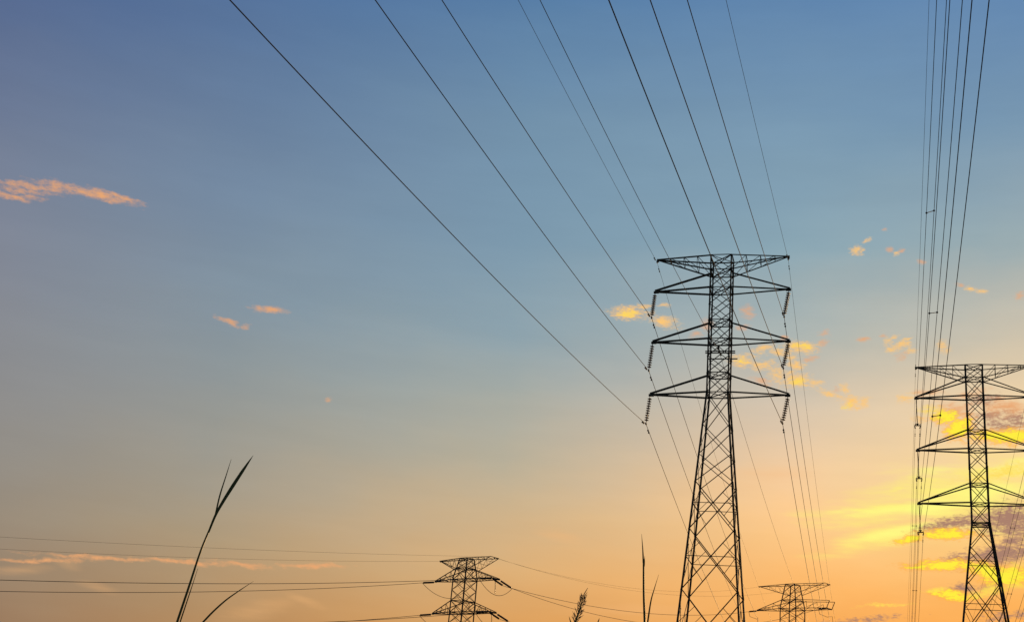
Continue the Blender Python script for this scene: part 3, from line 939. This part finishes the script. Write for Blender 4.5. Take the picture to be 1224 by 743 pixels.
def to_ground(pts, lean=0.03):
    """carry a stalk's path on down to the soil"""
    p, q = pts[0], pts[1]
    d = (q - p).normalized()
    root = p - d * (p.z / d.z) * 0.55
    root = Vector((p.x - d.x / d.z * p.z * 0.6, p.y - d.y / d.z * p.z * 0.6 + lean, -0.02))
    out = []
    for i in range(7):
        t = i / 7
        x = root.lerp(p, t)
        out.append(x)
    return out + pts


def blade(pts, widths, face=Vector((0, -1, 0.15)), thick=0.22, fold=0.25):
    """leaf blade: folded lens section swept along pts, facing 'face'"""
    m = MB()
    n = len(pts)
    for i, p in enumerate(pts):
        d = (pts[min(i + 1, n - 1)] - pts[max(i - 1, 0)]).normalized()
        side = d.cross(face).normalized()
        nor = side.cross(d).normalized()
        f = i / (n - 1) * (len(widths) - 1)
        j = min(int(f), len(widths) - 2)
        w = (widths[j] + (widths[j + 1] - widths[j]) * (f - j)) * 0.5
        w = max(w, 0.0003)
        for a, b in ((-1, fold), (-0.45, fold * 0.4 - thick), (0.0, -thick * 1.4), (0.45, fold * 0.4 - thick), (1, fold), (0.0, thick * 0.3)):
            m.v.append(tuple(p + side * (a * w) + nor * (b * w)))
    for i in range(n - 1):
        for k in range(6):
            j = (k + 1) % 6
            m.f.append((i * 6 + k, i * 6 + j, (i + 1) * 6 + j, (i + 1) * 6 + k))
    m.f.append(tuple(range(5, -1, -1)))
    m.f.append(tuple((n - 1) * 6 + k for k in range(6)))
    return m


def grass_root(pts):
    return Vector((pts[0].x, pts[0].y, 0))


def reed(loc):
    o = empty('grass_plant', loc)
    o['kind'] = 'thing'
    return o


def child(mb, name, mat, root):
    o = mb.build(name, mat, root, True)
    for v in o.data.vertices:
        v.co -= root.location
    return o


# long blade at lower left
stalk = to_ground(smooth_path([up(p) for p in GR['stalkA']]))
g = reed( grass_root(stalk))
tag(g, 'long grass stem leaning right at lower left, ending in a broad and a thin blade', 'grass', 'tall grass stems near the camera')
m = MB()
m.tube(stalk, [0.0024] * 7 + [0.0022 - 0.0008 * i / (len(stalk) - 7) for i in range(len(stalk) - 7)], 7)
child(m, 'stem', GRASS, g)
bp = smooth_path([up(p) for p in GR['bladeA']])
child(blade(bp, [0.0040, 0.0050, 0.0064, 0.0074, 0.0064, 0.0036, 0.0005], Vector((-0.25, -1, 0.2))), 'leaf', GRASS, g)
tp = smooth_path([up(p) for p in GR['thinA']])
child(blade(tp, [0.003, 0.0028, 0.0018, 0.0005]), 'leaf', GRASS, g)
sh = [p + Vector((0.004, 0.004, 0)) for p in stalk[3:20]]
child(blade(sh, [0.002, 0.0024, 0.0018, 0.0006]), 'leaf', GRASS, g)

# small bent blade beside it
bb = to_ground(smooth_path([up(p) for p in GR['B']]), 0.05)
g = reed( grass_root(bb))
tag(g, 'short thin grass blade bending right at the bottom edge, beside the long leaning one', 'grass', 'tall grass stems near the camera')
child(blade(bb, [0.004, 0.004, 0.0038, 0.0034, 0.0028, 0.0019, 0.0004]), 'leaf', GRASS, g)

# upright stem just left of the tall pylon
cc = to_ground(smooth_path([up(p) for p in GR['C']]), 0.03)
g = reed( grass_root(cc))
tag(g, 'straight upright grass stem with a needle tip, just left of the tall pylon', 'grass', 'tall grass stems near the camera')
m = MB()
m.tube(cc, [0.003] * 7 + [0.0028 - 0.0008 * i / (len(cc) - 7) for i in range(len(cc) - 7)], 7)
child(m, 'stem', GRASS, g)
child(blade(smooth_path([up(p) for p in GR['Ctip']]), [0.0038, 0.0032, 0.0024, 0.0016, 0.0004]), 'leaf', GRASS, g)
child(blade(smooth_path([up(p) for p in GR['Cside']]), [0.0025, 0.0032, 0.002, 0.0004]), 'leaf', GRASS, g)

# its thin neighbour
dd_ = to_ground(smooth_path([up(p) for p in GR['D']]), 0.03)
g = reed( grass_root(dd_))
tag(g, 'hair-thin grass blade slanting right beside the upright needle-tipped stem', 'grass', 'tall grass stems near the camera')
child(blade(dd_, [0.004, 0.0038, 0.0036, 0.003, 0.0024, 0.0016, 0.0003]), 'leaf', GRASS, g)

# feathery reed plume
ee = to_ground(smooth_path([up(p) for p in GR['E']]), 0.03)
g = empty('reed_plume', grass_root(ee))
tag(g, 'feathery reed seed head at the bottom edge between two pylons', 'reed', 'tall grass stems near the camera')
m = MB()
m.tube(ee, [0.003] * 7 + [0.0028 - 0.0018 * i / (len(ee) - 7) for i in range(len(ee) - 7)], 6)
child(m, 'stem', GRASS, g)
child(blade(smooth_path([up(p) for p in GR['Etip']]), [0.002, 0.0025, 0.001]), 'awn', PLUME, g)
sp = MB()
path = smooth_path([up(p) for p in GR['E']], 11)
for i in range(0, len(path) - 1):
    p = path[i]
    t = i / len(path)
    for q in range(2):
        side = (-1, 1)[(i + q) % 2]
        ang = random.uniform(0.35, 0.95)
        d = (path[min(i + 2, len(path) - 1)] - path[max(i - 1, 0)]).normalized()
        out_ = (Vector((1, 0, 0)) * side + Vector((0, random.uniform(-0.7, 0.7), 0))).normalized()
        dirv = (d * math.cos(ang) + out_ * math.sin(ang)).normalized()
        Ls = random.uniform(0.007, 0.020) * (1.2 - 0.6 * t)
        a = p + out_ * random.uniform(0.0, 0.004)
        pts = [a, a + dirv * Ls * 0.35, a + dirv * Ls * 0.7 + Vector((0, 0, -0.001)), a + dirv * Ls + Vector((0, 0, random.uniform(-0.003, 0.002)))]
        sp.tube(pts, [0.0003, 0.0011, 0.0008, 0.0002], 5)
child(sp, 'seed_head', PLUME, g)

# two more tips at the bottom edge
for key, lab in (('F', 'tiny bent grass tip just left of the feathery reed seed head'), ('H', 'faint short grass tip to the right of the feathery reed seed head')):
    pp = to_ground(smooth_path([up(p) for p in GR[key]]), 0.02)
    g = reed( grass_root(pp))
    tag(g, lab, 'grass', 'tall grass stems near the camera')
    child(blade(pp, [0.004, 0.004, 0.0035, 0.003, 0.0022, 0.0004]), 'leaf', GRASS, g)
